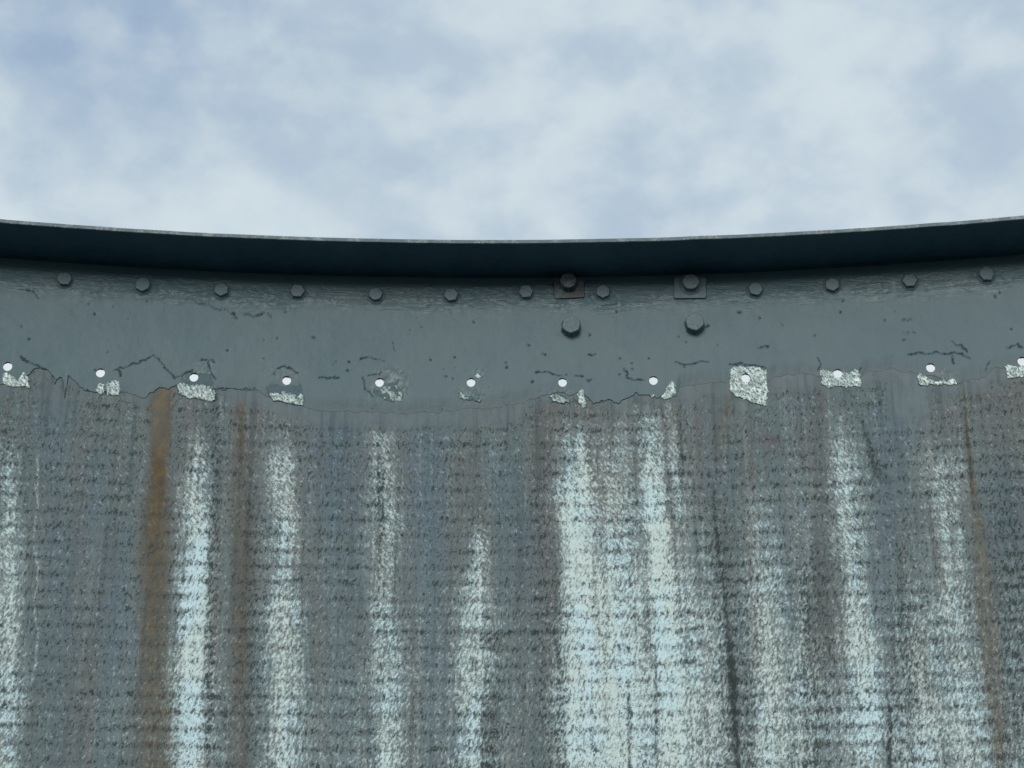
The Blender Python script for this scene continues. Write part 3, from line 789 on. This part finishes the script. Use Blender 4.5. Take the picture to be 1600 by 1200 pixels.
p1 = to_wall(889, 453); p2 = to_wall(1078, 452)
o = obj('washer_plate', plate_mesh('washer_plate', .037, .026, .0032, 1, M_RUSTY), None, band); on_wall(o, p1[0], p1[1], .0014, rad(1.5))
o['label'] = 'square washer plate with rust and flaked paint'
o = obj('washer_plate', plate_mesh('washer_plate', .039, .028, .0032, 2, M_BOLT), None, band); on_wall(o, p2[0], p2[1], .0014, rad(-2))
o['label'] = 'square washer plate under thick grey paint'
q1 = to_wall(888, 446); q2 = to_wall(1079, 447)
o = obj('bolt', bolt_mesh('rusty_bolt', .0100, .0100, 21, 1.02, .5, M_RUSTY), None, band); on_wall(o, *q1, .0054, .3)
o['label'] = 'rusty bolt on the square washer plate'
o = obj('bolt', bolt_mesh('painted_bolt', .0100, .0080, 22, 1.25, .4), None, band); on_wall(o, *q2, .0054, .9)
for (bx_, by_, sd2) in ((892, 513, 31), (1085, 509, 37)):
    o = obj('bolt', bolt_mesh('large_bolt', .0112, .0125, sd2, 1.04, .75), None, band)
    on_wall(o, *to_wall(bx_, by_), .0009, .4, rad(2))
    o['label'] = 'large protruding bolt head below the washer plates'

# ------------------------------------------------------------------ bare patches round the drilled holes
PATCHES = [   # outlines traced in image pixels, with how much of the paint is still on
    ([(2, 584), (10, 581), (18, 586), (27, 594), (31, 588), (36, 580), (42, 584), (47, 600), (46, 607), (36, 604), (28, 606), (12, 604), (2, 602)], .15),
    ([(152, 602), (157, 599), (163, 601), (163, 613), (158, 617), (151, 613)], .1),
    ([(166, 600), (174, 595), (181, 594), (187, 600), (188, 618), (176, 619), (165, 616)], .08),
    ([(284, 592), (292, 584), (300, 580), (318, 582), (330, 586), (333, 600), (337, 626), (328, 629), (312, 625), (296, 624), (281, 618), (276, 602)], .36),
    ([(415, 604), (422, 600), (438, 602), (448, 604), (458, 602), (470, 600), (474, 616), (476, 635), (462, 633), (446, 630), (430, 628), (420, 620)], .38),
    ([(580, 604), (592, 610), (604, 602), (612, 596), (624, 606), (632, 620), (628, 628), (610, 628), (594, 622), (584, 616)], .50),
    ([(714, 614), (720, 610), (728, 618), (742, 620), (752, 626), (748, 631), (734, 626), (718, 624)], .50),
    ([(742, 586), (748, 582), (754, 590), (750, 595), (743, 592)], .2),
    ([(857, 621), (864, 616), (876, 618), (890, 624), (893, 630), (878, 632), (862, 628)], .46),
    ([(903, 614), (909, 608), (915, 612), (913, 622), (917, 636), (909, 639), (903, 630)], .25),
    ([(1030, 622), (1038, 610), (1046, 600), (1050, 594), (1056, 598), (1056, 614), (1050, 622), (1040, 624)], .2),
    ([(1016, 619), (1020, 616), (1023, 619), (1021, 622), (1017, 622)], -.3),
    ([(1140, 580), (1144, 573), (1166, 572), (1186, 574), (1198, 581), (1200, 606), (1200, 634), (1184, 632), (1160, 624), (1146, 617), (1139, 606)], .05),
    ([(1280, 580), (1288, 577), (1298, 580), (1312, 584), (1326, 581), (1336, 577), (1344, 580), (1346, 604), (1330, 606), (1308, 605), (1292, 608), (1284, 600)], .14),
    ([(1432, 588), (1438, 583), (1446, 588), (1462, 596), (1478, 594), (1490, 590), (1498, 600), (1496, 603), (1470, 602), (1438, 603)], .24),
    ([(1568, 574), (1576, 569), (1588, 572), (1598, 570), (1612, 568), (1630, 574), (1632, 590), (1606, 588), (1574, 592)], .16),
]
shift = 0
for k, (uu, zz, _, _) in enumerate(HOLES[12:40]):      # the same row goes on past the picture
    cx_, cy_ = to_pixel(np.array([uu]), np.array([zz]))
    if abs(uu) > 1.9: continue
    src, cov = PATCHES[rb.choice([3, 4, 12, 13])]
    ox, oy = rb.uniform(-4, 4), 16
    mx = sum(p[0] for p in src) / len(src); my = sum(p[1] for p in src) / len(src)
    PATCHES.append(([(p[0] - mx + float(cx_[0]) + ox, p[1] - my + float(cy_[0]) + oy) for p in src], cov + rb.uniform(0, .2)))

def inside(X, Y, poly):
    c_ = np.zeros(X.shape, bool); j = len(poly) - 1
    for i in range(len(poly)):
        xi, yi = poly[i]; xj, yj = poly[j]
        cond = ((yi > Y) != (yj > Y)) & (X < (xj - xi) * (Y - yi) / ((yj - yi) + 1e-12) + xi)
        c_ ^= cond; j = i
    return c_

for k, (poly, cov) in enumerate(PATCHES):
    uz = [to_wall(*p) for p in poly]
    u0, u1 = min(p[0] for p in uz) - .003, max(p[0] for p in uz) + .003
    z0, z1 = min(p[1] for p in uz) - .003, max(p[1] for p in uz) + .003
    h_ = .0007
    us_, zs_ = np.arange(u0, u1, h_), np.arange(z0, z1, h_)
    Ug, Zg = np.meshgrid(us_, zs_, indexing='ij')
    ju = (fbm(Ug * 260 + k, Zg * 260, 120 + k, 3) - .5) * .0056; jz = (fbm(Ug * 260 + 60, Zg * 260 + k, 140 + k, 3) - .5) * .0056
    kp = inside(Ug + ju, Zg + jz, uz)
    Up, Zp, Qp = sheet(us_, zs_, HOLES, kp)
    if len(Qp) == 0: continue
    # rim vertices drop to the wall, so the patch has a thickness of its own
    nb = np.zeros(kp.shape, int); nb[1:-1, 1:-1] = kp[:-2, 1:-1].astype(int) + kp[2:, 1:-1] + kp[1:-1, :-2] + kp[1:-1, 2:]
    rim = kp & (nb < 4)
    core = kp.astype(float)
    for _ in range(5):
        core[1:-1, 1:-1] = (core[1:-1, 1:-1] + core[:-2, 1:-1] + core[2:, 1:-1] + core[1:-1, :-2] + core[1:-1, 2:]) / 5
    lift = .0015 + (fbm(Ug * 200, Zg * 200, 160 + k, 3) - .5) * .0010
    lift = np.where(rim, .0009, lift)
    v_ = cyl(Up.ravel(), Zp.ravel(), (R - lift).ravel())
    (vp, up_, zp_, cr_), qp = compact([v_, Up.ravel(), Zp.ravel(), core.ravel()], Qp.reshape(-1, 4))
    me = fast_mesh('bare_patch', vp, qp)
    zmid = (zp_ - zp_.min()) / max(zp_.max() - zp_.min(), 1e-6)
    tall = zp_.max() - zp_.min() > .028
    set_attr(me, 'wear', np.stack([np.clip(cov + (.42 * sstep(zmid, .42, .72) if tall and cov > .3 else 0), -1, 2) + .30 * sstep(cr_, .95, .5), zmid * 0, zmid * 0], -1))
    uv_from(me, up_, zp_)
    obj('bare_patch', me, M_BARE, wall)

# thin cut edge of every drilled hole
N = 28
for (uu, zz, ru, rz) in HOLES:
    a = np.arange(N) * 2 * np.pi / N
    rings = [cyl(uu + ru * np.cos(a), zz + rz * np.sin(a), np.full(N, R - o_)) for o_ in (.0010, -.0006)]
    id0 = np.arange(N); q = np.stack([id0, np.roll(id0, -1), N + np.roll(id0, -1), N + id0], -1)
    if abs(uu) > 1.9: continue
    obj('hole_rim', fast_mesh('hole_rim', np.concatenate(rings), q), M_BOLT, wall)
